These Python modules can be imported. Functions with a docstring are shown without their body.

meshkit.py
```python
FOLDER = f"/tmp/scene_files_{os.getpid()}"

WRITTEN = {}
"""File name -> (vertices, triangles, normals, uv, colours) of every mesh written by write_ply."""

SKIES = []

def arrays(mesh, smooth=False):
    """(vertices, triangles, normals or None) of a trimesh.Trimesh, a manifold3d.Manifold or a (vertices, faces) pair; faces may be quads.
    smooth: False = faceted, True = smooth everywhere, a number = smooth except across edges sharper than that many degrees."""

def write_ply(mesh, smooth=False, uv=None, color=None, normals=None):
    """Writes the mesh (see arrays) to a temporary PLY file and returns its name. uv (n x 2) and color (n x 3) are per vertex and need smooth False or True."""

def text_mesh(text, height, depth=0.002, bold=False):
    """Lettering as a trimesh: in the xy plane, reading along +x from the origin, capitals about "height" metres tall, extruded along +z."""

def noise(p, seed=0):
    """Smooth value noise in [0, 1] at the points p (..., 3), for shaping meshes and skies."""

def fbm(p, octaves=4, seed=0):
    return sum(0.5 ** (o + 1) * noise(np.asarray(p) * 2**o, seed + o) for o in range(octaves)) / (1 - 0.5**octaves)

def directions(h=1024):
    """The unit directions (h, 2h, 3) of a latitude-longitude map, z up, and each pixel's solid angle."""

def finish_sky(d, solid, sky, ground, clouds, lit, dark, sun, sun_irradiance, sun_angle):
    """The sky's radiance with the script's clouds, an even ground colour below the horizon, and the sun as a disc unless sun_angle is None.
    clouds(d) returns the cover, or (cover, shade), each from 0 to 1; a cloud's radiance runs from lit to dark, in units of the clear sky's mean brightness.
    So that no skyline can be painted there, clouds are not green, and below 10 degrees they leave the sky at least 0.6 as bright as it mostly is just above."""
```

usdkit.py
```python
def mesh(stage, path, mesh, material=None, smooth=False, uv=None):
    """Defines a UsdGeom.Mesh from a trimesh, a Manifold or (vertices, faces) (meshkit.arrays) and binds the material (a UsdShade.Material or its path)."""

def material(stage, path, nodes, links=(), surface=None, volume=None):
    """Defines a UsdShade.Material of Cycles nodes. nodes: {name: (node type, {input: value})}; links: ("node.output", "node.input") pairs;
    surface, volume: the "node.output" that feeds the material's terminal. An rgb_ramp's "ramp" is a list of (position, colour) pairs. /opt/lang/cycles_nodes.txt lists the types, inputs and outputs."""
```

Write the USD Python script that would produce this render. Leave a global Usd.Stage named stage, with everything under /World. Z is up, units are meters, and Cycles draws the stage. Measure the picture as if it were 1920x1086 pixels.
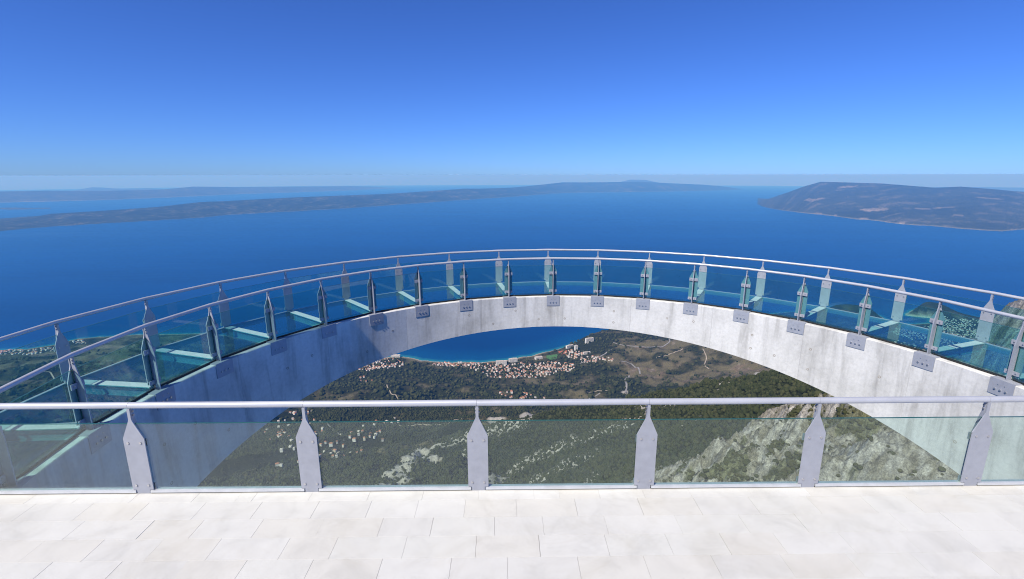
import math, random
import numpy as np, trimesh, shapely
from scipy.spatial import cKDTree
from shapely.geometry import Polygon
import usdkit, meshkit
from pxr import Usd, UsdGeom, UsdLux, UsdShade, Sdf, Gf, Vt

stage = Usd.Stage.CreateInMemory()
UsdGeom.SetStageUpAxis(stage, UsdGeom.Tokens.z)
UsdGeom.SetStageMetersPerUnit(stage, 1.0)
UsdGeom.Xform.Define(stage, '/World')
UsdGeom.Scope.Define(stage, '/World/Looks')

# ------------------------------------------------------------------ camera, sky, sun, exposure
F_PX, PITCH, ROLL, YAW, CAM_H = 912.081, 0.231468, -0.00159554, 0.0121198, 3.61915   # focal length in 1/1920 of the width
EXPOSURE = 0.5
SUN_AZ, SUN_EL = math.radians(43.0), math.radians(48.0)     # sun behind the camera, to its left
SUN_DIR = np.array([-math.sin(SUN_AZ) * math.cos(SUN_EL), -math.cos(SUN_AZ) * math.cos(SUN_EL), math.sin(SUN_EL)])
SKY_STRENGTH, SUN_INT = 0.066, 1.25
SKY_TINT = (0.42, 0.74, 1.50)
HAZE = dict(density=3.4e-5, color=(0.125, 0.42, 0.92))

def basis():
    """right, forward, up of the camera in world space."""
    def world(x, y):                      # x right, y down in units of the focal length
        c, s = math.cos(ROLL), math.sin(ROLL)
        x, y = c * x + s * y, -s * x + c * y
        fw = math.cos(PITCH) - math.sin(PITCH) * y
        dn = math.sin(PITCH) + math.cos(PITCH) * y
        return np.array([math.cos(YAW) * x + math.sin(YAW) * fw, -math.sin(YAW) * x + math.cos(YAW) * fw, -dn])
    f = world(0, 0)
    return world(1, 0) - f, f, f - world(0, 1)
RIGHT, FWD, UP = basis()
cam = UsdGeom.Camera.Define(stage, '/World/camera')
cam.CreateHorizontalApertureAttr(36.0)
cam.CreateVerticalApertureAttr(36.0 * 1086 / 1920)
cam.CreateFocalLengthAttr(36.0 * F_PX / 1920)
cam.CreateClippingRangeAttr(Gf.Vec2f(0.1, 1.0e6))
cam.CreateExposureAttr(EXPOSURE)
m4 = np.eye(4); m4[0, :3], m4[1, :3], m4[2, :3], m4[3, :3] = RIGHT, UP, -FWD, (0, 0, CAM_H)
cam.AddTransformOp().Set(Gf.Matrix4d(*map(float, m4.ravel())))

sky_mat = usdkit.material(stage, '/World/Looks/sky', {
    "s": ("sky_texture", {"sky_type": "single_scattering", "sun_disc": False, "sun_elevation": SUN_EL,
                          "sun_rotation": math.atan2(SUN_DIR[0], SUN_DIR[1]), "altitude": 1230.0,
                          "air_density": 0.92, "aerosol_density": 0.38, "ozone_density": 3.4}),
    "x": ("mix_color", {"blend_type": "multiply", "fac": 1.0, "b": SKY_TINT, "use_clamp": False}), "hs": ("hsv", {"saturation": 1.0}),
    "b": ("background_shader", {"strength": SKY_STRENGTH})}, [("s.color", "x.a"), ("x.result", "hs.color"), ("hs.color", "b.color")], surface="b.background")
sky = UsdLux.DomeLight.Define(stage, '/World/sky')
UsdShade.MaterialBindingAPI.Apply(sky.GetPrim()).Bind(sky_mat)
sky.GetPrim().SetCustomDataByKey('label', 'clear blue sky paling towards the horizon')
sky.GetPrim().SetCustomDataByKey('kind', 'structure')
sun = UsdLux.DistantLight.Define(stage, '/World/sun')
sun.CreateIntensityAttr(SUN_INT); sun.CreateAngleAttr(0.53); sun.CreateNormalizeAttr(True)
sun.CreateColorAttr(Gf.Vec3f(1.0, 0.93, 0.81))
zax = SUN_DIR; xax = np.cross([0, 0, 1.0], zax); xax /= np.linalg.norm(xax); yax = np.cross(zax, xax)
s4 = np.eye(4); s4[0, :3], s4[1, :3], s4[2, :3] = xax, yax, zax
sun.AddTransformOp().Set(Gf.Matrix4d(*map(float, s4.ravel())))

# ------------------------------------------------------------------ helpers
used = {}
def numbered(parent, name):
    k = (parent, name); n = used.get(k, -1) + 1; used[k] = n
    return f'{parent}/{name}' if n == 0 else f'{parent}/{name}_{n:03d}'
def pth(p): return p if isinstance(p, str) else str(p.GetPath() if not isinstance(p, Usd.Prim) else p.GetPath())
def tag(o, label=None, cat=None, group=None, kind=None):
    p = o if isinstance(o, Usd.Prim) else o.GetPrim()
    for k, v in (('label', label), ('category', cat), ('group', group), ('kind', kind)):
        if v: p.SetCustomDataByKey(k, v)
    return p
def obj(name, mesh, mat, parent='/World', smooth=False):
    return usdkit.mesh(stage, numbered(pth(parent), name), mesh, mat, smooth=smooth)
def empty(name, loc=(0, 0, 0), rotz=0.0, parent='/World'):
    x = UsdGeom.Xform.Define(stage, numbered(pth(parent), name))
    x.AddTranslateOp().Set(Gf.Vec3d(*map(float, loc)))
    if rotz: x.AddRotateZOp().Set(math.degrees(rotz))
    return x
def mat(name, nodes, links=(), surface=None, volume=None):
    return usdkit.material(stage, '/World/Looks/' + name, nodes, links, surface=surface, volume=volume)
cat_ = trimesh.util.concatenate
def box(x0, x1, y0, y1, z0, z1):
    b = trimesh.creation.box((x1 - x0, y1 - y0, z1 - z0)); b.apply_translation(((x0 + x1) / 2, (y0 + y1) / 2, (z0 + z1) / 2)); return b
def chamfer_box(x0, x1, y0, y1, z0, z1, c=0.003):
    """A box whose top edges are chamfered."""
    v = np.array([[x0, y0, z0], [x1, y0, z0], [x1, y1, z0], [x0, y1, z0],
                  [x0, y0, z1 - c], [x1, y0, z1 - c], [x1, y1, z1 - c], [x0, y1, z1 - c],
                  [x0 + c, y0 + c, z1], [x1 - c, y0 + c, z1], [x1 - c, y1 - c, z1], [x0 + c, y1 - c, z1]])
    q = [[0, 3, 2, 1], [8, 9, 10, 11]]
    for k in range(4):
        j = (k + 1) % 4; q += [[k, j, 4 + j, 4 + k], [4 + k, 4 + j, 8 + j, 8 + k]]
    return trimesh.Trimesh(v, np.vstack([[a, b, c_] for a, b, c_, d in q] + [[a, c_, d] for a, b, c_, d in q]), process=False)
def tube(P, r, n=14):
    P = np.asarray(P, float); T = np.gradient(P, axis=0)
    seg = np.diff(P, axis=0); seg /= np.linalg.norm(seg, axis=1)[:, None]
    T[0], T[-1] = seg[0], seg[-1]; T[1:-1] = seg[:-1] + seg[1:]; T /= np.linalg.norm(T, axis=1)[:, None]
    N = np.cross(T, [0, 0, 1.0]); N /= np.linalg.norm(N, axis=1)[:, None]; B = np.cross(N, T)
    a = np.linspace(0, 2 * math.pi, n, endpoint=False)
    V = (P[:, None] + r * (np.cos(a)[None, :, None] * N[:, None] + np.sin(a)[None, :, None] * B[:, None])).reshape(-1, 3)
    F = []
    for i in range(len(P) - 1):
        for k in range(n):
            j = (k + 1) % n; F += [[i * n + k, (i + 1) * n + k, (i + 1) * n + j], [i * n + k, (i + 1) * n + j, i * n + j]]
    c0, c1 = len(V), len(V) + 1
    for k in range(n):
        j = (k + 1) % n; F += [[c0, k, j], [c1, (len(P) - 1) * n + j, (len(P) - 1) * n + k]]
    m = trimesh.Trimesh(np.vstack([V, P[:1], P[-1:]]), F, process=False); m.fix_normals(); return m
def ext(poly, t0, t1):
    """Polygon in (a, z) extruded along b from t0 to t1 -> coordinates (a, b, z)."""
    m = trimesh.creation.extrude_polygon(Polygon(poly), t1 - t0, engine='earcut')
    v = m.vertices.copy(); m.vertices = np.stack([v[:, 0], v[:, 2] + t0, v[:, 1]], 1); m.fix_normals(); return m
def noise2(x, y, seed=0):
    i, j = np.floor(x).astype(np.int64), np.floor(y).astype(np.int64); u, v = x - i, y - j
    u, v = u * u * u * (u * (6 * u - 15) + 10), v * v * v * (v * (6 * v - 15) + 10)
    def h(a, b):
        k = (a * 374761393 + b * 668265263 + seed * 1446651) & 0xFFFFFFFF
        k = np.asarray(k); k = ((k ^ (k >> 13)) * 1274126177) & 0xFFFFFFFF; k = ((k ^ (k >> 15)) * 2246822519) & 0xFFFFFFFF
        return ((k ^ (k >> 16)) & 0xFFFFFF) / 16777215.0
    return (h(i, j) * (1 - u) + h(i + 1, j) * u) * (1 - v) + (h(i, j + 1) * (1 - u) + h(i + 1, j + 1) * u) * v
def fbm2(x, y, octaves=4, seed=0, ridged=False):
    out, amp, tot = 0, 1.0, 0
    for o in range(octaves):
        n = noise2(x * 2.03 ** o + 17.3 * o, y * 2.03 ** o - 9.1 * o, seed + o)
        out = out + amp * (1 - np.abs(2 * n - 1) if ridged else n); tot += amp; amp *= 0.5
    return out / tot
def sstep(a, b, x):
    t = np.clip((x - a) / (b - a), 0, 1); return t * t * (3 - 2 * t)
def sight(px, py):
    """Unit-horizontal direction of a sight line: (dx, dy, slope)."""
    d = RIGHT * ((px - 960) / F_PX) - UP * ((py - 543) / F_PX) + FWD
    return d / math.hypot(d[0], d[1])
R_EARTH, SEA = 6371000.0, -1230.0
def sea_z(r): return SEA - r * r / (2 * R_EARTH)
def on_sea(px, py):
    d = sight(px, py); b, c = d[2], CAM_H - SEA
    disc = b * b - 4 * c / (2 * R_EARTH)
    r = (-b - math.sqrt(max(disc, 0))) * R_EARTH
    return d[0] * r, d[1] * r

# ------------------------------------------------------------------ materials
def paint(name, color, rough=0.5, metallic=0.0, noise=0.06, scale=6.0, bump=0.0):
    c = np.array(color)
    return mat(name, {"g": ("geometry", {}), "n": ("noise_texture", {"scale": scale, "detail": 5.0, "roughness": 0.6}),
                      "r": ("rgb_ramp", {"ramp": [(0.3, tuple(c * (1 - noise * 2))), (0.7, tuple(np.minimum(c * (1 + noise), 1)))]}),
                      "p": ("principled_bsdf", {"roughness": rough, "metallic": metallic})},
               [("g.position", "n.vector"), ("n.fac", "r.fac"), ("r.color", "p.base_color")], surface="p.BSDF")
M_STEEL = paint('painted_steel', (0.285, 0.30, 0.345), 0.5, 0.1, 0.05, 9.0)
M_RAIL = paint('rail_steel', (0.40, 0.415, 0.46), 0.4, 0.2, 0.04, 5.0)
M_BEAM = paint('white_steel', (0.44, 0.45, 0.46), 0.5, 0.0, 0.06, 7.0)
M_BOLT = paint('bolt_steel', (0.50, 0.50, 0.52), 0.3, 0.8, 0.05, 30.0)
M_RUBBER = paint('black_rubber', (0.012, 0.013, 0.014), 0.7, 0.0, 0.1, 8.0)
M_SILL = paint('sill_aluminium', (0.55, 0.57, 0.60), 0.4, 0.4, 0.05, 8.0)
M_GLASSEDGE = mat('glass_edge', {"p": ("principled_bsdf", {"base_color": (0.02, 0.085, 0.08), "roughness": 0.2})}, surface="p.BSDF")

def glass(name, tint, dust):
    """A tinted pane: see-through, mirror-like by Fresnel, with a little dust and smears."""
    return mat(name, {"t": ("transparent_bsdf", {"color": tint}), "gl": ("glossy_bsdf", {"roughness": 0.005, "color": (1, 1, 1)}),
                      "io": ("mix_float", {"a": 1.45, "b": 1 / 1.45}), "fr": ("fresnel", {}), "m1": ("mix_closure", {}),
                      "d": ("diffuse_bsdf", {"color": (0.62, 0.66, 0.62)}), "g": ("geometry", {}),
                      "mp": ("mapping", {"scale": (1.0, 1.0, 2.2)}),
                      "n": ("noise_texture", {"scale": 1.6, "detail": 6.0, "roughness": 0.62, "distortion": 0.8}),
                      "r": ("rgb_ramp", {"ramp": [(0.3, (dust * 0.55,) * 3), (0.8, (dust * 1.5,) * 3)]}), "m2": ("mix_closure", {})},
               [("g.backfacing", "io.fac"), ("io.result", "fr.IOR"), ("fr.fac", "m1.fac"), ("t.BSDF", "m1.closure1"), ("gl.BSDF", "m1.closure2"), ("g.position", "mp.vector"),
                ("mp.vector", "n.vector"), ("n.fac", "r.fac"), ("r.color", "m2.fac"), ("m1.closure", "m2.closure1"), ("d.BSDF", "m2.closure2")],
               surface="m2.closure")
M_GLASS_FRONT = glass('front_glass', (0.84, 0.92, 0.89), 0.010)
M_GLASS_RAIL = glass('rail_glass', (0.74, 0.93, 0.925), 0.005)
M_GLASS_FLOOR = glass('floor_glass', (0.60, 0.86, 0.87), 0.005)

M_CONCRETE = mat('concrete', {
    "g": ("geometry", {}), "ms": ("mapping", {"scale": (3.2, 3.2, 0.35)}), "n1": ("noise_texture", {"scale": 0.9, "detail": 7.0, "roughness": 0.62, "distortion": 0.3}),
    "n2": ("noise_texture", {"scale": 1.0, "detail": 6.0, "roughness": 0.6}), "n3": ("noise_texture", {"scale": 14.0, "detail": 4.0, "roughness": 0.7}),
    "r1": ("rgb_ramp", {"ramp": [(0.28, (0.42, 0.415, 0.40)), (0.42, (0.51, 0.505, 0.49)), (0.54, (0.565, 0.56, 0.545)), (0.75, (0.61, 0.605, 0.59))]}),
    "r2": ("rgb_ramp", {"ramp": [(0.34, (0.68, 0.675, 0.67)), (0.46, (0.93, 0.93, 0.93)), (0.56, (1, 1, 1))]}),
    "r3": ("rgb_ramp", {"ramp": [(0.3, (0.86, 0.86, 0.86)), (0.6, (1, 1, 1))]}),
    "x1": ("mix_color", {"blend_type": "multiply", "fac": 1.0}), "x2": ("mix_color", {"blend_type": "multiply", "fac": 1.0}),
    "bp": ("bump", {"strength": 0.25, "distance": 0.01}), "p": ("principled_bsdf", {"roughness": 0.8})},
    [("g.position", "ms.vector"), ("ms.vector", "n1.vector"), ("g.position", "n2.vector"), ("g.position", "n3.vector"),
     ("n1.fac", "r2.fac"), ("n2.fac", "r1.fac"), ("n3.fac", "r3.fac"), ("r1.color", "x1.a"), ("r2.color", "x1.b"),
     ("x1.result", "x2.a"), ("r3.color", "x2.b"), ("x2.result", "p.base_color"), ("n3.fac", "bp.height"), ("bp.normal", "p.normal")],
    surface="p.BSDF")
def stone(name, c):
    c = np.array(c)
    return mat(name, {"g": ("geometry", {}), "n": ("noise_texture", {"scale": 2.4, "detail": 8.0, "roughness": 0.65, "distortion": 0.6}),
                      "n2": ("noise_texture", {"scale": 60.0, "detail": 3.0}),
                      "n3": ("noise_texture", {"scale": 0.9, "detail": 7.0, "roughness": 0.7, "distortion": 1.0}), "r3": ("rgb_ramp", {"ramp": [(0.36, (0.94, 0.93, 0.91)), (0.5, (1, 1, 1))]}),
                      "n4": ("noise_texture", {"scale": 130.0, "detail": 2.0}), "r4": ("rgb_ramp", {"ramp": [(0.3, (0.90, 0.89, 0.87)), (0.5, (1, 1, 1))]}),
                      "x": ("mix_color", {"blend_type": "multiply", "fac": 1.0}), "x2": ("mix_color", {"blend_type": "multiply", "fac": 1.0}),
                      "r": ("rgb_ramp", {"ramp": [(0.3, tuple(c * 0.88)), (0.5, tuple(c)), (0.72, tuple(c * 1.06))]}),
                      "bp": ("bump", {"strength": 0.12, "distance": 0.004}), "p": ("principled_bsdf", {"roughness": 0.6})},
               [("g.position", "n.vector"), ("g.position", "n2.vector"), ("g.position", "n3.vector"), ("n3.fac", "r3.fac"), ("g.position", "n4.vector"), ("n4.fac", "r4.fac"), ("n.fac", "r.fac"), ("r.color", "x.a"), ("r3.color", "x.b"), ("x.result", "x2.a"), ("r4.color", "x2.b"), ("x2.result", "p.base_color"), ("n2.fac", "bp.height"), ("bp.normal", "p.normal")], surface="p.BSDF")
M_STONE = [stone(f'limestone_{n}', c) for n, c in (('pale', (0.51, 0.512, 0.49)), ('warm', (0.505, 0.50, 0.472)), ('grey', (0.50, 0.50, 0.482)), ('light', (0.517, 0.518, 0.50)))]
M_GROUT = paint('grout', (0.40, 0.365, 0.31), 0.9, 0, 0.15, 4.0)

def albedo_mat(name, scale, amount, rough=0.9, bump=0.0, bdist=1.0, scale2=None):
    nodes = {"a": ("attribute", {"attribute": "albedo"}), "g": ("geometry", {}), "n": ("noise_texture", {"scale": scale, "detail": 6.0, "roughness": 0.7}),
             "r": ("rgb_ramp", {"ramp": [(0.3, (1 - amount,) * 3), (0.72, (1 + amount * 0.8,) * 3)]}),
             "n2": ("noise_texture", {"scale": scale * 4.3, "detail": 4.0, "roughness": 0.75}), "r2": ("rgb_ramp", {"ramp": [(0.34, (1 - amount * 0.9,) * 3), (0.66, (1 + amount * 0.5,) * 3)]}), "x2": ("mix_color", {"blend_type": "multiply", "fac": 1.0, "use_clamp": False}),
             "x": ("mix_color", {"blend_type": "multiply", "fac": 1.0, "use_clamp": False}), "p": ("principled_bsdf", {"roughness": rough, "specular_ior_level": 0.1})}
    links = [("g.position", "n2.vector"), ("n2.fac", "r2.fac"), ("x.result", "x2.a"), ("r2.color", "x2.b"), ("x2.result", "p.base_color"), ("g.position", "n.vector"), ("n.fac", "r.fac"), ("a.color", "x.a"), ("r.color", "x.b")]
    if bump:
        nodes["bp"] = ("bump", {"strength": bump, "distance": bdist}); links += [("n.fac", "bp.height"), ("bp.normal", "p.normal")]
    return mat(name, nodes, links, surface="p.BSDF")
M_LAND = albedo_mat('land', 0.22, 0.60, bump=0.9, bdist=3.0)
M_ISLAND = albedo_mat('island_land', 0.004, 0.35, bump=0.5, bdist=60.0)
M_SEA = mat('sea_water', {
    "a": ("attribute", {"attribute": "albedo"}), "g": ("geometry", {}), "mp": ("mapping", {"scale": (0.00012, 0.0009, 0.0)}),
    "n": ("noise_texture", {"scale": 1.0, "detail": 6.0, "roughness": 0.6, "distortion": 1.2}),
    "r": ("rgb_ramp", {"ramp": [(0.38, (0.22,) * 3), (0.55, (0.25,) * 3), (0.68, (0.31,) * 3)]}),
    "d": ("diffuse_bsdf", {}), "gl": ("glossy_bsdf", {"color": (0.34, 0.72, 1.0)}), "fr": ("fresnel", {"IOR": 1.33}),
    "k": ("math", {"math_type": "multiply", "value2": 0.62}), "m": ("mix_closure", {})},
    [("a.color", "d.color"), ("g.position", "mp.vector"), ("mp.vector", "n.vector"), ("n.fac", "r.fac"), ("r.color", "gl.roughness"), ("fr.fac", "k.value1"), ("k.value", "m.fac"),
     ("d.BSDF", "m.closure1"), ("gl.BSDF", "m.closure2")], surface="m.closure")

def coloured_mesh(name, V, F, A, material, parent='/World', smooth=True):
    m = obj(name, (V, F), material, parent, smooth=smooth)
    UsdGeom.PrimvarsAPI(m).CreatePrimvar('albedo', Sdf.ValueTypeNames.Color3fArray, 'vertex').Set(Vt.Vec3fArray.FromNumpy(np.asarray(A, np.float32)))
    return m
def grid_faces(n, m):
    i = (np.arange(n - 1)[:, None] * m + np.arange(m - 1)[None, :]).ravel()
    return np.vstack([np.stack([i, i + 1, i + m + 1], 1), np.stack([i, i + m + 1, i + m], 1)])

# ------------------------------------------------------------------ coast
COAST_PX = [(-420, 690), (-200, 668), (-60, 660), (0, 657), (50, 655), (95, 648), (150, 635), (210, 630), (280, 627), (340, 626), (393, 625), (450, 633), (530, 650),
            (620, 674), (675, 688), (705, 675), (735, 667), (765, 670), (790, 677), (840, 679), (900, 680), (950, 676), (1000, 666), (1045, 655), (1090, 641), (1125, 630),
            (1155, 623), (1220, 612), (1300, 602), (1400, 592), (1480, 586), (1530, 583), (1560, 577), (1590, 578), (1625, 585), (1650, 593), (1662, 601), (1690, 607), (1720, 608),
            (1747, 607), (1749, 600), (1743, 596), (1720, 594), (1697, 591), (1700, 587), (1722, 580), (1750, 576), (1775, 582), (1800, 590), (1845, 596), (1920, 600), (2100, 604), (2400, 610)]
coast = np.array([on_sea(*q) for q in COAST_PX])
def densify(P, step):
    P = np.asarray(P, float); out = []
    for a, b in zip(P[:-1], P[1:]):
        n = max(2, int(np.linalg.norm(b - a) / step)); out.append(a + (b - a) * np.linspace(0, 1, n, endpoint=False)[:, None])
    return np.vstack(out + [P[-1:]])
cd = densify(coast, 12.0)
wob = (fbm2(cd[:, 0] / 90, cd[:, 1] / 90, 3, 5) - 0.5) * 46
cd = cd + np.stack([np.zeros_like(wob), wob], 1)
land_poly = Polygon(np.vstack([cd, [(14000, -3000), (-14000, -3000)]])).buffer(0)
coast_tree = cKDTree(cd[:, :2])
def coast_dist(x, y):
    d, _ = coast_tree.query(np.stack([x.ravel(), y.ravel()], 1))
    inside = shapely.contains_xy(land_poly, x.ravel(), y.ravel())
    return np.where(inside, d, -d).reshape(x.shape)

def crest(points):
    """(px, py, distance) triples -> densified 3-D crest line."""
    return densify([(*(sight(a, b)[:2] * r), CAM_H + sight(a, b)[2] * r) for a, b, r in points], 6.0)
SPUR = crest([(1085, 962, 640), (1150, 925, 630), (1232, 887, 615), (1290, 866, 600), (1345, 849, 575), (1385, 843, 560), (1425, 800, 535), (1455, 768, 520), (1500, 748, 505), (1560, 728, 490), (1640, 722, 465), (1760, 722, 430), (1900, 705, 400)])
WOOD = crest([(900, 800, 1650), (1030, 772, 1500), (1150, 750, 1350), (1260, 732, 1220), (1380, 710, 1100), (1480, 690, 1000), (1560, 700, 940), (1640, 750, 850), (1760, 830, 740)])
WALL = crest([(1822, 690, 2000), (1848, 640, 1900), (1858, 605, 1800), (1880, 578, 1720), (1905, 561, 1650), (1990, 530, 1550), (2150, 490, 1400)])
trees_of = {k: (cKDTree(v[:, :2]), v) for k, v in (('spur', SPUR), ('wood', WOOD), ('wall', WALL))}
def near_crest(k, x, y, limit):
    t, v = trees_of[k]
    d, i = t.query(np.stack([x.ravel(), y.ravel()], 1), distance_upper_bound=limit)
    ok = np.isfinite(d); z = np.full(len(d), -1e5); z[ok] = v[i[ok], 2]
    return np.where(ok, d, 1e5).reshape(x.shape), z.reshape(x.shape)

AZ = np.radians(np.linspace(-57, 58, 960))
RR = np.concatenate([np.geomspace(12, 180, 40), np.geomspace(182, 7600, 800)])
TA, TR = np.meshgrid(AZ, RR, indexing='ij')
TX, TY = TR * np.sin(TA), TR * np.cos(TA)
CD = coast_dist(TX, TY)
def smax(a, b, k):
    h = np.clip(0.5 + 0.5 * (a - b) / k, 0, 1); return b * (1 - h) + a * h + k * h * (1 - h)
def heights():
    d = CD
    h = np.interp(d, [-400, -60, 0, 25, 150, 400, 1000, 1500, 1900, 2300, 2700, 3200, 4200], [-90, -18, -1.0, 4, 16, 40, 140, 255, 390, 600, 860, 1240, 1400])
    land = sstep(60, 700, d)
    h = h + land * ((fbm2(TX / 620, TY / 620, 4, 11) - 0.5) * 150 + (fbm2(TX / 170 + 5, TY / 170, 4, 21, True) - 0.55) * 46)
    h = h + sstep(20, 200, d) * (fbm2(TX / 40, TY / 40, 4, 31) - 0.5) * 9
    for (px, py, hh, s) in ((1742, 584, 62, 150), (1718, 587, 45, 120), (1590, 584, 45, 190), (1640, 592, 25, 120), (1120, 640, 70, 260), (1440, 640, 60, 400)):
        c = on_sea(px, py); h = h + hh * np.exp(-((TX - c[0]) ** 2 + (TY - c[1]) ** 2) / (2 * s * s)) * sstep(-5, 90, d)
    z = SEA + h
    lim = -0.80 * TR - 14 + (fbm2(TX / 60, TY / 60, 4, 77) - 0.5) * 0.05 * TR
    z = np.where(TR < 1900, np.minimum(z, lim + np.maximum(TR - 900, 0) * 0.45), z)
    z = np.where(TR < 700, np.minimum(z, -0.5 * TR - 12), z)   # the cliff under the terrace
    z = np.where(d < 0, SEA + h, z)
    dw, cw = near_crest('wood', TX, TY, 420); zw = cw - 0.62 * dw + (fbm2(TX / 70, TY / 70, 4, 41) - 0.5) * 30
    z = smax(zw, z, 12.0)
    dl, cl = near_crest('wall', TX, TY, 900); zl = cl - 2.1 * dl + (fbm2(TX / 120, TY / 120, 6, 61, True) - 0.62) * 150 * sstep(0, 160, dl) + (fbm2(TX / 25, TY / 25, 4, 62, True) - 0.6) * 22
    z = smax(zl, z, 6.0)
    ds, cs = near_crest('spur', TX, TY, 330)
    rough = (fbm2(TX / 60, TY / 60, 6, 51, True) - 0.66) * 50 + (fbm2(TX / 14, TY / 14, 5, 52, True) - 0.6) * 12 + (fbm2(TX / 4.5, TY / 4.5, 3, 53, True) - 0.6) * 3
    zs = cs - 0.60 * ds + rough * sstep(-8, 40, ds + 6)
    z = smax(zs, z, 4.0)
    return z, ds, dw, dl, (zs > z - 3), (zw > z - 6) & (zs < z - 3), (zl > z - 4)
TZ, DS, DW, DL, IS_SPUR, IS_WOOD, IS_WALL = heights()
LOGR = np.log(RR)
def height_at(x, y):
    x, y = np.asarray(x, float), np.asarray(y, float); r = np.hypot(x, y)
    u = np.clip((np.arctan2(x, y) - AZ[0]) / (AZ[1] - AZ[0]), 0, len(AZ) - 1.001); v = np.clip(np.interp(r, RR, np.arange(len(RR))), 0, len(RR) - 1.001)
    i, j = u.astype(int), v.astype(int); a, b = u - i, v - j
    return (TZ[i, j] * (1 - a) + TZ[i + 1, j] * a) * (1 - b) + (TZ[i, j + 1] * (1 - a) + TZ[i + 1, j + 1] * a) * b
def ground(px, py, rmin=200.0):
    """Where the sight line through a point of the view first meets the ground."""
    d = sight(px, py); r = np.geomspace(rmin, 7400, 2600)
    below = CAM_H + d[2] * r < np.maximum(height_at(d[0] * r, d[1] * r), SEA)
    k = int(np.argmax(below)) if below.any() else -1
    return d[0] * r[k], d[1] * r[k]

# ------------------------------------------------------------------ what grows on the land (albedo and tree cover)
def mask_line(pts, width, jitter=0.6, seed=1):
    P = densify([ground(*q) for q in pts], 5.0); t = cKDTree(P)
    d, _ = t.query(np.stack([TX.ravel(), TY.ravel()], 1), distance_upper_bound=width * 6)
    d = np.where(np.isfinite(d), d, 1e4).reshape(TX.shape)
    w = width * (1 - jitter + 2 * jitter * fbm2(TX / (width * 1.7), TY / (width * 1.7), 4, seed))
    return sstep(1.15, 0.75, d / np.maximum(w, 0.1))
def mask_blob(px, py, rx, seed=3, rough=0.7):
    c = ground(px, py); d = np.hypot(TX - c[0], TY - c[1])
    w = rx * (1 - rough + 2 * rough * fbm2(TX / (rx * 0.7), TY / (rx * 0.7), 4, seed)); return sstep(1.2, 0.8, d / w)
FOREST, SCRUB, GRASS = np.array([0.021, 0.025, 0.009]), np.array([0.054, 0.050, 0.022]), np.array([0.118, 0.104, 0.056])
ROCK, ROCKW, SOIL, SAND = np.array([0.30, 0.285, 0.255]), np.array([0.33, 0.315, 0.28]), np.array([0.15, 0.115, 0.075]), np.array([0.42, 0.38, 0.30])
open_zone = np.zeros_like(TX)
for q in ((1300, 650, 520), (1180, 690, 330), (1400, 680, 420), (1010, 715, 200), (1120, 720, 260), (80, 680, 700), (250, 650, 600), (780, 720, 90), (1560, 640, 700), (1700, 640, 500)):
    c = ground(*q[:2]); open_zone = np.maximum(open_zone, np.exp(-((TX - c[0]) ** 2 + (TY - c[1]) ** 2) / (2 * (q[2] * 0.62) ** 2)))
n1 = fbm2(TX / 210, TY / 210, 5, 101); n2 = fbm2(TX / 55, TY / 55, 5, 111); n3 = fbm2(TX / 17, TY / 17, 4, 121)
cover = np.clip(0.95 - 0.62 * open_zone + (n1 - 0.5) * 2.0 + (n2 - 0.5) * 1.5, 0, 1)
rock = np.clip((n2 * 0.55 + n3 * 0.45 - 0.60) * 6, 0, 1) * np.clip(open_zone * 0.9 + 0.05, 0, 1)
bare = np.zeros_like(TX)
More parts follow.
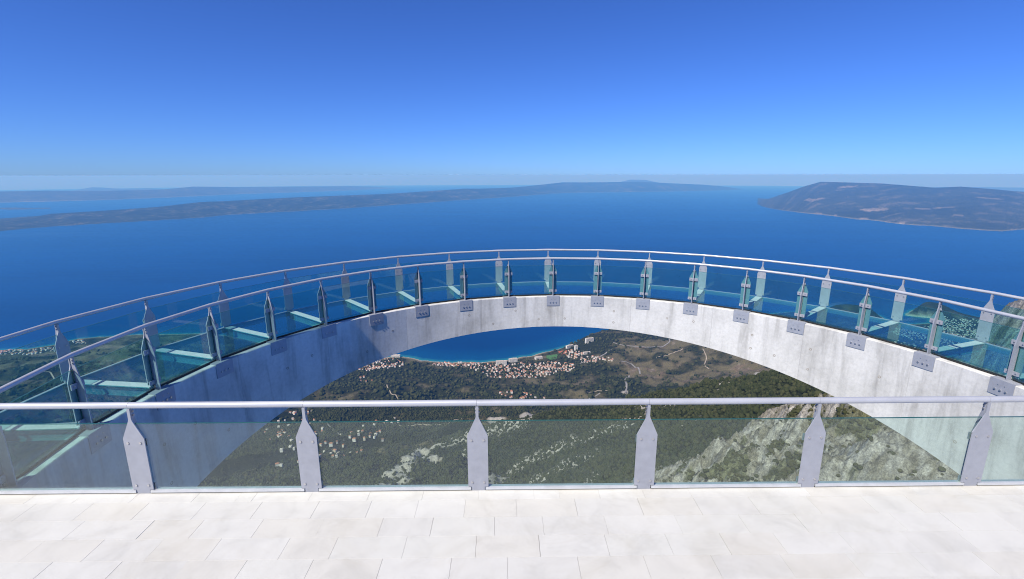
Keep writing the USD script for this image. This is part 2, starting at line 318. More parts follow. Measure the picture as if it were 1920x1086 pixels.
for pts, w, s in (([(905, 908), (960, 880), (1010, 856), (1060, 833), (1110, 815), (1160, 800), (1200, 790)], 12, 201), ([(740, 886), (790, 850), (850, 825), (920, 800), (985, 778)], 22, 202),
                  ([(1240, 815), (1300, 790)], 7, 203), ([(1000, 905), (1060, 875), (1110, 855)], 14, 204), ([(930, 790), (985, 785)], 22, 205), ([(880, 845), (905, 820)], 16, 206), ([(1170, 760), (1265, 758)], 6, 207),
                  ([(1360, 722), (1420, 700)], 8, 208), ([(700, 915), (760, 895)], 10, 209)):
    bare = np.maximum(bare, mask_line(pts, w * 1.8, 0.55, s))
for px, py, rx, s in ((808, 862, 34, 211), (955, 792, 44, 212), (930, 797, 26, 213), (1120, 890, 30, 214), (1170, 735, 18, 215)):
    bare = np.maximum(bare, mask_blob(px, py, rx, s))
bare *= sstep(0.12, 0.26, n3 * 0.6 + n2 * 0.4)
cover = np.clip(cover - bare * 1.2, 0, 1)
on_spur = IS_SPUR & (DS < 300)
spur_scrub = sstep(0.54, 0.60, fbm2(TX / 22, TY / 22, 5, 131) + 0.05 * sstep(60, 190, DS))
wall_scrub = sstep(0.47, 0.60, fbm2(TX / 60, TY / 60, 5, 141))
cover = np.where(IS_WOOD & (DW < 400), np.maximum(cover, 0.9), cover)
cover = np.where(on_spur, spur_scrub * 0.75, cover); cover = np.where(IS_WALL & (DL < 800), wall_scrub * 0.5, cover)
cover = np.where(CD < 45, 0, cover)
lc = lambda a, b, t: a * (1 - t[..., None]) + b * t[..., None]
base = lc(np.broadcast_to(GRASS, TX.shape + (3,)), np.broadcast_to(SOIL, TX.shape + (3,)), sstep(0.5, 0.62, n2))
base = lc(base, np.broadcast_to(ROCK, base.shape), rock)
A = lc(base, np.broadcast_to(SCRUB, base.shape), sstep(0.15, 0.55, cover))
A = lc(A, np.broadcast_to(FOREST, base.shape), sstep(0.5, 0.85, cover))
A = lc(A, np.broadcast_to(ROCKW, base.shape), bare)
rk = lc(np.broadcast_to(ROCKW, base.shape), np.broadcast_to(np.array([0.20, 0.185, 0.145]), base.shape), sstep(0.42, 0.62, fbm2(TX / 7, TY / 7, 5, 151)))
rk = lc(rk, np.broadcast_to(np.array([0.12, 0.125, 0.06]), base.shape), spur_scrub * 0.85)
A = np.where(on_spur[..., None], rk, A)
wl = lc(np.broadcast_to(np.array([0.33, 0.31, 0.28]), base.shape), np.broadcast_to(np.array([0.11, 0.115, 0.06]), base.shape), wall_scrub * 0.8)
A = np.where((IS_WALL & (DL < 800))[..., None], wl, A)
A = lc(A, np.broadcast_to(SAND, base.shape), sstep(26, 8, CD))
TV = np.stack([TX, TY, TZ], -1).reshape(-1, 3)
tag(coloured_mesh('terrain', TV, grid_faces(len(AZ), len(RR))[:, ::-1], A.reshape(-1, 3), M_LAND), 'green and rocky mountainside falling to the coastal plain', kind='structure')

# ------------------------------------------------------------------ sea
sa = np.radians(np.linspace(-180, 180, 721)); fine = (np.abs(np.degrees(sa)) < 62)
sa = np.unique(np.concatenate([sa, np.radians(np.linspace(-60, 60, 961))])); sr = np.concatenate([[0], np.geomspace(300, 1500, 8), np.geomspace(1650, 9000, 190), np.geomspace(9300, 150000, 70)])
SA, SR = np.meshgrid(sa, sr, indexing='ij'); sx, sy = SR * np.sin(SA), SR * np.cos(SA)
off = np.where((SR > 1200) & (SR < 9000) & (np.abs(SA) < 1.1), -coast_dist(sx, sy), 4000.0)
DEEP, SHELF, TEAL = np.array([0.0003, 0.028, 0.115]), np.array([0.001, 0.048, 0.14]), np.array([0.02, 0.15, 0.18])
sw = fbm2(sx / 2600, sy / 900, 5, 301)
sc = lc(np.broadcast_to(TEAL, sx.shape + (3,)), np.broadcast_to(SHELF, sx.shape + (3,)), sstep(5, 45, off))
sc = lc(sc, np.broadcast_to(DEEP, sx.shape + (3,)), sstep(40, 300, off)) * (0.72 + 0.56 * sw)[..., None]
tag(coloured_mesh('sea', np.stack([sx, sy, sea_z(SR)], -1).reshape(-1, 3), grid_faces(len(sa), len(sr))[:, ::-1], sc.reshape(-1, 3), M_SEA), 'deep blue calm sea reaching to the horizon', kind='structure')

# ------------------------------------------------------------------ islands
def island(name, label, pts, front, back, seed, pale=(), colour=(0.045, 0.047, 0.032), nr=44, nstep=520, gully=0.22, speckle=0.0):
    """pts: (px, py of the near shore, py of the skyline); front/back: metres from the near shore to the ridge, and on to the far shore."""
    P = np.array(pts, float); xs = np.linspace(P[0, 0], P[-1, 0], nstep)
    ys, yr = np.interp(xs, P[:, 0], P[:, 1]), np.interp(xs, P[:, 0], P[:, 2])
    fr = np.interp(xs, P[:, 0], P[:, 3]) if P.shape[1] > 3 else np.full(nstep, front)
    V, Al = [], []
    t = np.linspace(0, 1, nr)
    for k, x in enumerate(xs):
        sh = np.array(on_sea(x, ys[k])); r1 = math.hypot(*sh); u = sh / r1
        r1 += (noise2(np.array(x / 14.0), np.array(0.5), seed) - 0.5) * r1 * 0.012
        r2, r3 = r1 + fr[k], r1 + fr[k] + back
        d = sight(x, yr[k]); zr = CAM_H + d[2] * r2; hr = max(zr - sea_z(r2), 2.0)
        tt = np.concatenate([t * 0.72, 0.72 + (t[1:] ** 1.3) * 0.28]); r = np.where(tt <= 0.72, r1 + (r2 - r1) * tt / 0.72, r2 + (r3 - r2) * (tt - 0.72) / 0.28)
        q = np.where(tt <= 0.72, tt / 0.72, 1 - (tt - 0.72) / 0.28)
        prof = hr * (0.62 * q ** 0.8 + 0.38 * q ** 1.7)
        wx, wy = u[0] * r, u[1] * r; L = max(fr[k], 900) * 0.33
        g = (fbm2(wx / L, wy / L, 5, seed, True) - 0.6) * gully * 4 * q * (1 - q) * hr * np.where(tt <= 0.72, 1, 0.4) * 1.6
        h = prof + g - 14 * (q < 0.012); h = np.where(tt <= 0.72, np.minimum(h, hr * (0.18 + 0.82 * q) + 4), h)
        V.append(np.stack([wx, wy, sea_z(r) + h], 1))
        n = fbm2(wx / (L * 0.5), wy / (L * 0.5), 5, seed + 7); n_ = fbm2(wx / (L * 0.11), wy / (L * 0.11), 4, seed + 9)
        c = np.array(colour)[None] * (0.55 + 0.9 * n)[:, None]
        s = sstep(0.57, 0.72, n_ * 0.6 + n * 0.4)[:, None] * speckle; c = c * (1 - s) + np.array([0.18, 0.155, 0.125]) * s
        sh_ = sstep(0.022, 0.006, q)[:, None] * 0.7; c = c * (1 - sh_) + np.array([0.30, 0.28, 0.24]) * sh_
        Al.append(c)
    V, Al = np.array(V), np.array(Al)
    for (px, py, rx, ry) in [(a, b, c * 0.42, d_ * 0.55) for a, b, c, d_ in pale]:                      # bare clearings and villages, at their place on the slope
        d = sight(px, py); rr = np.hypot(V[..., 0], V[..., 1]); ang = np.arctan2(V[..., 0], V[..., 1]) - math.atan2(d[0], d[1])
        i = int(np.argmin(np.abs(xs - px))); slope = (V[i, :, 2] - CAM_H) / rr[i]; j = int(np.argmin(np.abs(slope[:nr] - d[2])))
        c = V[i, j]; e = ((ang * rr[i, j]) / rx) ** 2 + ((rr - rr[i, j]) / ry) ** 2
        e = e * (0.5 + 1.1 * fbm2(V[..., 0] / (rx * 0.45), V[..., 1] / (rx * 0.45), 4, seed + 13)); s = sstep(1.15, 0.7, e)[..., None] * 0.45
        Al = Al * (1 - s) + np.array([0.30, 0.25, 0.20]) * s
    n, m = V.shape[:2]
    o = coloured_mesh(name, V.reshape(-1, 3), grid_faces(n, m)[:, ::-1], Al.reshape(-1, 3), M_ISLAND)
    tag(o, label, kind='structure'); return o
island('long_island', 'long low dark island stretching across the left and centre of the channel',
       [(-120, 446, 427, 2600), (0, 434, 415, 2600), (60, 428, 408, 2600), (100, 425, 401, 2600), (200, 419, 395, 2700), (300, 413, 388, 2800), (380, 408, 379, 2800), (430, 403, 377, 2800), (500, 399, 373, 2800), (560, 396, 370, 3000), (640, 391, 367, 3200), (720, 386, 364, 3400), (800, 380, 359, 3600),
        (870, 375, 354, 4000), (900, 373, 354, 4000), (960, 369, 352, 4500), (1010, 365, 347, 4500), (1055, 362, 342, 5000), (1100, 361, 342, 6000), (1200, 360, 341, 6000), (1260, 359, 344, 6000), (1310, 358, 346, 5000), (1350, 357, 349, 4000), (1390, 356, 354.5, 3000)], 3000, 2600, 401, speckle=0.35, colour=(0.022, 0.028, 0.019))
island('limestone_island', 'broad rocky island with pale clearings on the right beyond the channel',
       [(1420, 383, 381, 2500), (1432, 388, 376, 3500), (1450, 392, 369, 5000), (1475, 396, 360, 6500), (1500, 399, 350, 7500), (1530, 402, 341, 8500), (1560, 405, 341.5, 8800), (1600, 411, 343, 9000), (1640, 414, 344, 9000), (1690, 421, 348, 9500), (1740, 424, 352, 9500), (1785, 428, 350, 9500), (1850, 433, 355, 9500), (1880, 434, 358, 9500), (1920, 431, 360, 9500), (2040, 424, 364, 9500)],
       9000, 5000, 431, pale=[(1527, 374, 900, 500), (1640, 392, 900, 600), (1632, 395, 700, 350), (1770, 388.5, 620, 320), (1730, 392, 520, 260), (1795, 404, 360, 260), (1525, 402, 600, 240), (1558, 405, 520, 200), (1690, 418, 200, 120), (1590, 350, 900, 400), (1850, 372, 900, 300), (1620, 409, 300, 120)], speckle=0.38, gully=0.10, colour=(0.034, 0.038, 0.029))
island('far_island', 'distant hazy blue island ridge on the far left behind the long island',
       [(-120, 382, 360), (0, 380, 359), (90, 378, 357.5), (200, 375, 358), (300, 371, 356), (365, 368, 350), (450, 364, 351), (550, 361, 350), (660, 357, 349), (700, 355, 350), (740, 353.5, 353)], 4000, 3000, 441, nr=24, nstep=260)
island('pale_far_island', 'palest farthest island peaks on the left horizon', [(140, 360, 357), (175, 360, 351), (230, 360, 354), (280, 360, 353), (330, 358, 356.5)], 5000, 3000, 451, nr=16, nstep=120)
island('horizon_island', 'faint small island on the horizon right of centre', [(1150, 352, 345), (1180, 352, 337), (1210, 352, 337.5), (1240, 352, 344)], 5000, 3000, 461, nr=16, nstep=80)
island('hazy_right_island', 'faint blue land on the right horizon behind the rocky island', [(1690, 356, 352), (1800, 357, 350.5), (1920, 358, 352), (2040, 359, 353)], 6000, 3000, 471, nr=16, nstep=120)
island('low_islet', 'low dark islet off the far left shore', [(-40, 392, 390), (30, 393, 389.5), (95, 391.5, 391)], 500, 400, 481, nr=14, nstep=80)

# ------------------------------------------------------------------ woods: one crown per tree, as one mass
rng = np.random.default_rng(7)
def crown(seed, sub, flat):
    m = trimesh.creation.icosphere(subdivisions=sub, radius=1.0); g = np.random.default_rng(seed)
    m.vertices *= (0.78 + 0.42 * meshkit.noise(m.vertices * 1.7 + seed * 3.3, seed))[:, None]; m.vertices *= g.uniform(0.97, 1.03, (len(m.vertices), 1))
    m.vertices[:, 2] *= flat; m.vertices[:, 2] += 0.55 * flat; return m
def leaf_mat(name, a, b):
    return mat(name, {"o": ("object_info", {}), "g": ("geometry", {}), "n": ("noise_texture", {"scale": 0.01, "detail": 3.0}), "ad": ("math", {"math_type": "multiply_add", "value2": 0.5}), "r": ("rgb_ramp", {"ramp": [(0.15, a), (0.95, b)]}),
                      "p": ("principled_bsdf", {"roughness": 0.85, "specular_ior_level": 0.1})},
               [("o.random", "ad.value1"), ("g.position", "n.vector"), ("n.fac", "ad.value3"), ("ad.value", "r.fac"), ("r.color", "p.base_color")], surface="p.BSDF")
M_LEAF = [leaf_mat('pine_leaf', (0.012, 0.018, 0.006), (0.034, 0.040, 0.014)), leaf_mat('oak_leaf', (0.018, 0.024, 0.009), (0.048, 0.051, 0.020)), leaf_mat('scrub_leaf', (0.025, 0.029, 0.012), (0.062, 0.060, 0.027))]
def scatter(name, label, n, rmin, rmax, size, keep, mats, flat, sub=1, power=0.5):
    az = rng.uniform(math.radians(-53), math.radians(54), n)
    r = (rng.uniform(0, 1, n) * (rmax ** (2 * power) - rmin ** (2 * power)) + rmin ** (2 * power)) ** (1 / (2 * power))
    u = (az - AZ[0]) / (AZ[1] - AZ[0]); v = np.interp(r, RR, np.arange(len(RR)))
    i, j = np.round(u).astype(int), np.round(v).astype(int)
    ok = rng.uniform(0, 1, n) < keep[i, j]
    az, r = az[ok], r[ok]; x, y = r * np.sin(az), r * np.cos(az); z = height_at(x, y); n = len(x)
    s = size * rng.lognormal(0, 0.30, n)
    pi = UsdGeom.PointInstancer.Define(stage, numbered('/World', name))
    for k, mt in enumerate(mats):
        p = usdkit.mesh(stage, f'{pi.GetPath()}/tree_crown_{k:03d}' if k else f'{pi.GetPath()}/tree_crown', crown(k + 3, sub, flat), mt, smooth=False)
        pi.GetPrototypesRel().AddTarget(p.GetPath())
    pi.CreateProtoIndicesAttr(Vt.IntArray.FromNumpy(rng.integers(0, len(mats), n).astype(np.int32)))
    pi.CreatePositionsAttr(Vt.Vec3fArray.FromNumpy(np.stack([x, y, z], 1).astype(np.float32)))
    pi.CreateScalesAttr(Vt.Vec3fArray.FromNumpy(np.stack([s, s, s * rng.uniform(0.85, 1.25, n)], 1).astype(np.float32)))
    h = rng.uniform(0, math.pi, n)
    pi.CreateOrientationsAttr(Vt.QuathArray([Gf.Quath(float(math.cos(a)), 0, 0, float(math.sin(a))) for a in h]))
    tag(pi, label, kind='stuff'); return n
keep_forest = np.where(on_spur | IS_WALL, 0, cover ** 1.5)
N1 = scatter('forest', 'dark green wood covering the slopes below the skywalk', 150000, 620, 2300, 2.8, keep_forest, M_LEAF[:2], 1.05)
N2 = scatter('coastal_trees', 'scattered trees on the coastal plain around the towns', 16000, 2300, 4300, 6.5, np.where(CD > 60, cover ** 1.3, 0), M_LEAF[:2], 0.9)
N3 = scatter('scrub', 'low scrub and bushes clinging to the rocky spur', 60000, 190, 720, 1.3, np.where(on_spur, spur_scrub * 0.8 + 0.05, 0), M_LEAF[1:], 0.75)
bush_keep = np.where(bare > 0.3, 0.10, 0)
N4 = scatter('bushes', 'single round bushes dotted over bare rock outcrops', 120000, 700, 1900, 3.4, bush_keep, M_LEAF[:2], 0.9)

# ------------------------------------------------------------------ roads and tracks
M_ROAD = paint('road_asphalt', (0.20, 0.195, 0.19), 0.9, 0, 0.1, 0.1)
M_TRACK = paint('gravel_track', (0.29, 0.25, 0.195), 0.95, 0, 0.12, 0.1)
def ribbon(name, label, pts, width, material):
    P = densify([ground(*q) for q in pts], 7.0)
    for _ in range(6): P[1:-1] = (P[:-2] + 2 * P[1:-1] + P[2:]) / 4
    T = np.gradient(P, axis=0); T /= np.maximum(np.linalg.norm(T, axis=1), 1e-6)[:, None]; N = np.stack([-T[:, 1], T[:, 0]], 1)
    offs = np.array([-0.5, 0, 0.5]) * width
    Q = P[:, None] + N[:, None] * offs[None, :, None]
    Z = height_at(Q[..., 0], Q[..., 1]).max(axis=1, keepdims=True) + 1.3 + 0 * offs[None]
    V = np.concatenate([Q, Z[..., None]], -1)
    W = V.copy(); W[..., 2] -= 4.0; W[:, 1, 2] = V[:, 1, 2] - 4.0
    top = grid_faces(len(P), 3)[:, ::-1]
    m = trimesh.Trimesh(V.reshape(-1, 3), top, process=False)
    side = []
    for s in (0, 2):
        a = np.stack([V[:, s], W[:, s]], 1).reshape(-1, 3); side.append(trimesh.Trimesh(a, grid_faces(len(P), 2), process=False))
    tag(obj(name, cat_([m] + side), material), label, kind='structure')
ribbon('road', 'pale winding road climbing right of the seaside town', [(1165, 678), (1185, 683), (1198, 692), (1200, 702)], 9, M_ROAD)
ribbon('road', 'grey road bend on the slope below the seaside town', [(1173, 738), (1175, 722), (1172, 712), (1180, 705)], 10, M_ROAD)
ribbon('road', 'main road along the foot of the seaside town', [(1060, 690), (1090, 681), (1120, 672), (1150, 655)], 9, M_ROAD)
ribbon('road', 'road loop near the concrete curve on the right', [(1150, 643), (1190, 650), (1240, 652), (1256, 642), (1255, 636)], 8, M_ROAD)
ribbon('track', 'sandy track zigzagging down the bushy hillside right of centre', [(1318, 655), (1325, 672), (1320, 685), (1330, 692)], 6, M_TRACK)
ribbon('track', 'long straight sandy track across the olive slope', [(1230, 672), (1255, 665), (1280, 655)], 6, M_TRACK)
ribbon('track', 'light track above the hillside village', [(870, 785), (845, 793), (800, 797), (740, 797)], 4.5, M_TRACK)
ribbon('road', 'village lane between houses on the left hillside', [(600, 790), (618, 800), (635, 815), (645, 830)], 5, M_ROAD)
ribbon('track', 'field track left of the far handrail on the plain', [(725, 722), (735, 740), (748, 752)], 5, M_TRACK)
ribbon('track', 'pale track on the plain left behind the glass', [(60, 700), (95, 697), (102, 712)], 6, M_TRACK)
ribbon('track', 'track crossing the scrub in the middle of the plain', [(1100, 735), (1120, 733), (1145, 732)], 5, M_TRACK)
ribbon('road', 'short grey road just above the handrail right of centre', [(1105, 750), (1118, 742), (1125, 738)], 7, M_ROAD)
# sports pitches
def pitch(name, label, category, px, py, w, d, rot, material):
    c = ground(px, py); z = max(height_at(*c), SEA + 2) + 3.0
    b = box(-w / 2, w / 2, -d / 2, d / 2, -12, 0); b.apply_transform(trimesh.transformations.rotation_matrix(rot, [0, 0, 1])); b.apply_translation((*c, z))
    tag(obj(name, b, material), label, category)
M_TURF = paint('pitch_turf', (0.05, 0.14, 0.03), 0.9, 0, 0.1, 0.05); M_CLAY = paint('clay', (0.34, 0.11, 0.055), 0.9, 0, 0.1, 0.05)
pitch('football_pitch', 'green grass football pitch at the edge of the seaside town', 'pitch', 1040, 670, 95, 75, 0.3, M_TURF)
pitch('tennis_courts', 'orange clay courts beside the white seaside hotels', 'tennis court', 1058, 661, 65, 55, 0.3, M_CLAY)

# ------------------------------------------------------------------ houses
M_WALLS = [paint(f'house_wall_{n}', c, 0.85, 0, 0.06, 0.4) for n, c in (('white', (0.62, 0.61, 0.58)), ('cream', (0.54, 0.48, 0.39)), ('grey', (0.44, 0.425, 0.40)))]
M_ROOFS = [paint(f'house_roof_{n}', c, 0.85, 0, 0.15, 0.5) for n, c in (('orange', (0.36, 0.155, 0.085)), ('brown', (0.25, 0.13, 0.085)), ('pale', (0.42, 0.38, 0.335)))]
M_PANE = paint('window_dark', (0.05, 0.06, 0.07), 0.15, 0, 0.1, 1.0)
def house_meshes(w, d, h, hip):
    wall = box(-w / 2, w / 2, -d / 2, d / 2, -7, h); e = 0.5; rh = 0.26 * d
    x, y = w / 2 + e, d / 2 + e; k = x - (y if hip else 0) * 0.9
    v = np.array([[-x, -y, h], [x, -y, h], [x, y, h], [-x, y, h], [-k, 0, h + rh], [k, 0, h + rh]])
    roof = trimesh.Trimesh(v, [[0, 1, 5], [0, 5, 4], [2, 3, 4], [2, 4, 5], [1, 2, 5], [3, 0, 4], [0, 2, 1], [0, 3, 2]], process=False)
    win = []
    for fl in range(max(1, int(h // 3))):
        for q in np.linspace(-w / 2 + 1.8, w / 2 - 1.8, max(2, int(w // 3.5))):
            for s in (-1, 1): win.append(box(q - 0.55, q + 0.55, s * d / 2 - 0.06, s * d / 2 + 0.06, fl * 3 + 1.0, fl * 3 + 2.4))
    return wall, roof, win
UsdGeom.Scope.Define(stage, '/World/Looks')
PROTO = []
for k, (w, d, h, hip, mw, mr) in enumerate([(12, 9.5, 6.2, True, 0, 0), (14, 10, 8.5, True, 1, 0), (10, 8.5, 5.5, False, 0, 1), (15, 11, 9.0, True, 0, 0), (11, 9, 6, False, 2, 0), (13, 11, 8, True, 0, 2)]):
    c = stage.CreateClassPrim(f'/World/Looks/house_kind_{k}')
    wall, roof, win = house_meshes(w, d, h, hip)
    usdkit.mesh(stage, f'{c.GetPath()}/wall', wall, M_WALLS[mw]); usdkit.mesh(stage, f'{c.GetPath()}/roof', roof, M_ROOFS[mr]); 
    usdkit.mesh(stage, f'{c.GetPath()}/window', cat_(win), M_PANE)
    PROTO.append((c, (w, d, h, hip, mw, mr)))
ROOFW = ['orange roof', 'brown roof', 'pale roof']; WALLW = ['white', 'cream', 'grey']
taken = []
def free(x, y, gap):
    for a, b in taken:
        if (a - x) ** 2 + (b - y) ** 2 < gap * gap: return False
    return True
hr = random.Random(11)
bulk = {}
def settle(district, where, spots, total, individuals, gap=15, sea_margin=22, rmin=0, kinds=(4, 2, 3, 3, 1.2, 2.5), size=1.0):
    """spots: (px, py, radius px x, radius px y, weight); the first ones built are things, the rest one mass."""
    made = []; tries = 0
    while len(made) < total and tries < total * 60:
        tries += 1
        si = hr.choices(range(len(spots)), [q[4] for q in spots])[0]; s = spots[si]
        a, q = hr.uniform(0, 2 * math.pi), math.sqrt(hr.random())
        x, y = ground(s[0] + s[2] * q * math.cos(a), s[1] + s[3] * q * math.sin(a))
        if not free(x, y, gap) or (rmin and math.hypot(x, y) < rmin) or coast_dist(np.array([x]), np.array([y]))[0] < sea_margin: continue
        taken.append((x, y)); made.append((x, y, s[5] if len(s) > 5 else where))
    made.sort(key=lambda p: math.hypot(p[0], p[1]))
    for n, (x, y, spot) in enumerate(made):
        k = hr.choices(range(6), kinds)[0]; c, spec = PROTO[k]; z = float(height_at(x, y)) + 0.6; rot = hr.uniform(-0.5, 0.5) + hr.choice([0, math.pi / 2]); sc_ = size * hr.uniform(0.65, 1.05)
        if n < individuals:
            o = empty('house', (x, y, z), rot); o.AddScaleOp().Set(Gf.Vec3f(sc_, sc_, sc_)); o.GetPrim().GetReferences().AddInternalReference(c.GetPath()); o.GetPrim().SetInstanceable(True)
            tag(o, f'small {WALLW[spec[4]]} {"hipped" if spec[3] else "gabled"} house, {ROOFW[spec[5]]}, {spot}', 'house', district + ' ' + spot)
        else:
            wall, roof, _ = house_meshes(*spec[:4])
            for m_, mt in ((wall, M_WALLS[spec[4]]), (roof, M_ROOFS[spec[5]])):
                m_.apply_scale(sc_); m_.apply_transform(trimesh.transformations.rotation_matrix(rot, [0, 0, 1])); m_.apply_translation((x, y, z)); bulk.setdefault(district, {}).setdefault(mt.GetPath().pathString, []).append(m_)
settle('houses of the hillside village', 'hillside village behind left front glass', [(545, 790, 45, 14, 1.8, 'beside the second front post, upper edge of village'), (610, 830, 80, 26, 2.5, 'loosely scattered in mid village'), (640, 845, 42, 14, 2.4, 'dense lower cluster of hillside village'),
       (690, 815, 34, 18, 1.5, 'right end of hillside village'), (515, 815, 28, 12, .8, 'left end of hillside village by shaded concrete'), (550, 860, 60, 20, .7, 'in trees below hillside village'), (725, 792, 24, 10, .8, 'on the track right of hillside village')], 84, 84, 13, kinds=(2.2, 1, 1.2, 1.5, 2.5, 7), size=0.9)
settle('houses of the upper hamlet', 'hamlet just above the front handrail', [(985, 745, 38, 7, 2, 'hamlet touching the front handrail mid frame'), (950, 738, 14, 5, 1, 'upper left of the mid handrail hamlet'), (565, 775, 26, 7, 1, 'below the handrail at the second front post'), (687, 712, 14, 6, 0.4, 'lone cluster on the plain by the arch edge')], 34, 34, 14)
settle('houses of the seaside town', 'seaside town under the arch', [(990, 695, 60, 14, 3, 'middle of the seaside town'), (930, 690, 50, 8, 2, 'town centre left of the hotels'), (1040, 690, 40, 10, 2, 'right end of the seaside town'), (860, 684, 50, 4, 2, 'waterfront row left of the town'), (1110, 675, 40, 6, 1.2, 'row along the main road'),
       (720, 682, 40, 9, 2.2, 'headland quarter at the arch left edge'), (690, 690, 24, 6, 1, 'by the concrete at the arch left edge'), (1075, 665, 22, 8, 1, 'among the hotels by the orange courts'), (950, 702, 50, 8, 1.4, 'upper fringe of the seaside town')], 420, 110, 15)
settle('houses of the bay town', 'in the town around the bay on the right', [(1740, 624, 60, 12, 2), (1790, 628, 50, 22, 3), (1700, 622, 30, 8, 2), (1825, 642, 30, 24, 2), (1805, 606, 40, 8, 1), (1765, 600, 20, 6, .6), (1730, 650, 60, 16, 1)], 560, 0, 14, 18, 2400, (5, 3, 1.5, 5, .4, .4), 0.72)
settle('houses of the left shore', 'along the shore far left behind the glass', [(30, 662, 50, 5, 2), (90, 656, 30, 4, 1.2), (150, 642, 16, 3, 1)], 90, 0, 17)
for dist_, parts in bulk.items():
    x = empty('town_houses'); tag(x, {'houses of the seaside town': 'rest of the seaside town under the arch, orange roofs merging', 'houses of the bay town': 'far town of orange roofs around the bay on the right', 'houses of the left shore': 'strip of far houses along the left shore'}[dist_], kind='stuff')
    for mp_, ms in parts.items():
        obj('wall' if 'wall' in mp_ else 'roof', cat_(ms), UsdShade.Material.Get(stage, mp_), x)
def hotel(label, px, py, w, d, h, rot, tower=None):
    x, y = ground(px, py); z = float(height_at(x, y)); o = empty('hotel', (x, y, z), rot); tag(o, label, 'hotel')
    obj('wall', box(-w / 2, w / 2, -d / 2, d / 2, -10, h), M_WALLS[0], o); obj('roof', cat_([box(-w / 2 - .4, w / 2 + .4, -d / 2 - .4, d / 2 + .4, h, h + 1), box(-w / 6, w / 6, -d / 4, d / 4, h + 1, h + 4)]), M_ROOFS[2], o)
    for f in range(int(h // 3.2)):
        obj('window_band', cat_([box(-w / 2 + 1 + k * 4, -w / 2 + 3.4 + k * 4, s * d / 2 - .12, s * d / 2 + .12, f * 3.2 + .9, f * 3.2 + 2.5) for k in range(int((w - 2) // 4)) for s in (-1, 1)]), M_PANE, o)
    taken.append((x, y))
hotel('tall white hotel slab topmost on the wooded shore of the seaside town', 1105, 642, 62, 18, 30, 0.35)
hotel('white hotel tower in front of the orange courts', 1080, 657, 20, 18, 34, 0.3)
hotel('long white hotel just left of the white tower', 1068, 652, 55, 16, 18, 0.5)
hotel('low white apartment hotel right of the tower', 1100, 664, 50, 16, 13, 0.3)
hotel('broad white hotel in the middle of the town waterfront', 940, 684, 70, 22, 26, 0.1)
hotel('second white hotel block right of the waterfront hotel', 962, 679, 55, 20, 24, 0.2)
hotel('pale hotel block on the left headland pier of the town', 742, 670, 60, 22, 16, 0.0)
hotel('white hall beside the football pitch', 1010, 673, 50, 25, 14, 0.3)

# ------------------------------------------------------------------ terrace deck
D_Y, X0, SP = 5.0455, -4.2423, 1.95238
deck = empty('terrace'); tag(deck, 'white limestone terrace floor in the foreground', kind='structure')
obj('slab', cat_([box(-14, 14, -3.0, 5.19, -0.45, -0.022)]), M_CONCRETE, deck)
obj('grout_bed', box(-13.9, 13.9, -2.9, 5.135, -0.0215, -0.007), M_GROUT, deck)
def deck_x(px, py):
    d = sight(px, py); t = -CAM_H / d[2]; return d[0] * t
ROW_Y = [5.13, 4.876, 4.583, 4.301, 4.007, 3.72]
ROW_J = [(928, [68, 155, 258, 371, 450, 480, 584, 692, 793, 897, 1001, 1049, 1124, 1208, 1296, 1410, 1520, 1622, 1722]),
         (955, [54, 162, 267, 375, 482, 591, 691, 781, 871, 968, 1081, 1203, 1312, 1420, 1534, 1640, 1727, 1825]),
         (989, [28, 145, 277, 371, 484, 600, 713, 809, 927, 1019, 1138, 1275, 1400, 1510, 1697, 1797, 1905]),
         (1028, [67, 179, 292, 402, 533, 625, 758, 892, 1012, 1140, 1258, 1365, 1470, 1598, 1721, 1831]),
         (1068, [83, 215, 339, 452, 579, 711, 844, 951, 1087, 1215, 1347, 1482, 1610, 1738, 1863])]
pr = random.Random(5)
for k in range(5 + 5):
    if k < 5:
        y1, y0 = ROW_Y[k], ROW_Y[k + 1]; xs = [deck_x(x, ROW_J[k][0]) for x in ROW_J[k][1]]
    else:
        y1 = ROW_Y[5] - 0.29 * (k - 5); y0 = y1 - 0.29; xs = [-5.5 + pr.random() * .6]
        while xs[-1] < 5.5: xs.append(xs[-1] + pr.choice([0.6, 0.65, 0.7]))
    lo, hi = (-9.6, 9.6) if k < 5 else (-8.0, 8.0)
    while xs[0] > lo: xs.insert(0, xs[0] - pr.uniform(0.52, 0.68))
    while xs[-1] < hi: xs.append(xs[-1] + pr.uniform(0.52, 0.68))
    for a, b in zip(xs[:-1], xs[1:]):
        dz = pr.uniform(-0.0012, 0.0012); g = pr.choice([0.0005, 0.0008, 0.0008, 0.0018])
        obj('paver', chamfer_box(a + g, b - g, y0 + 0.0006, y1 - 0.0006, -0.0065, dz, 0.0007), pr.choice(M_STONE), deck)

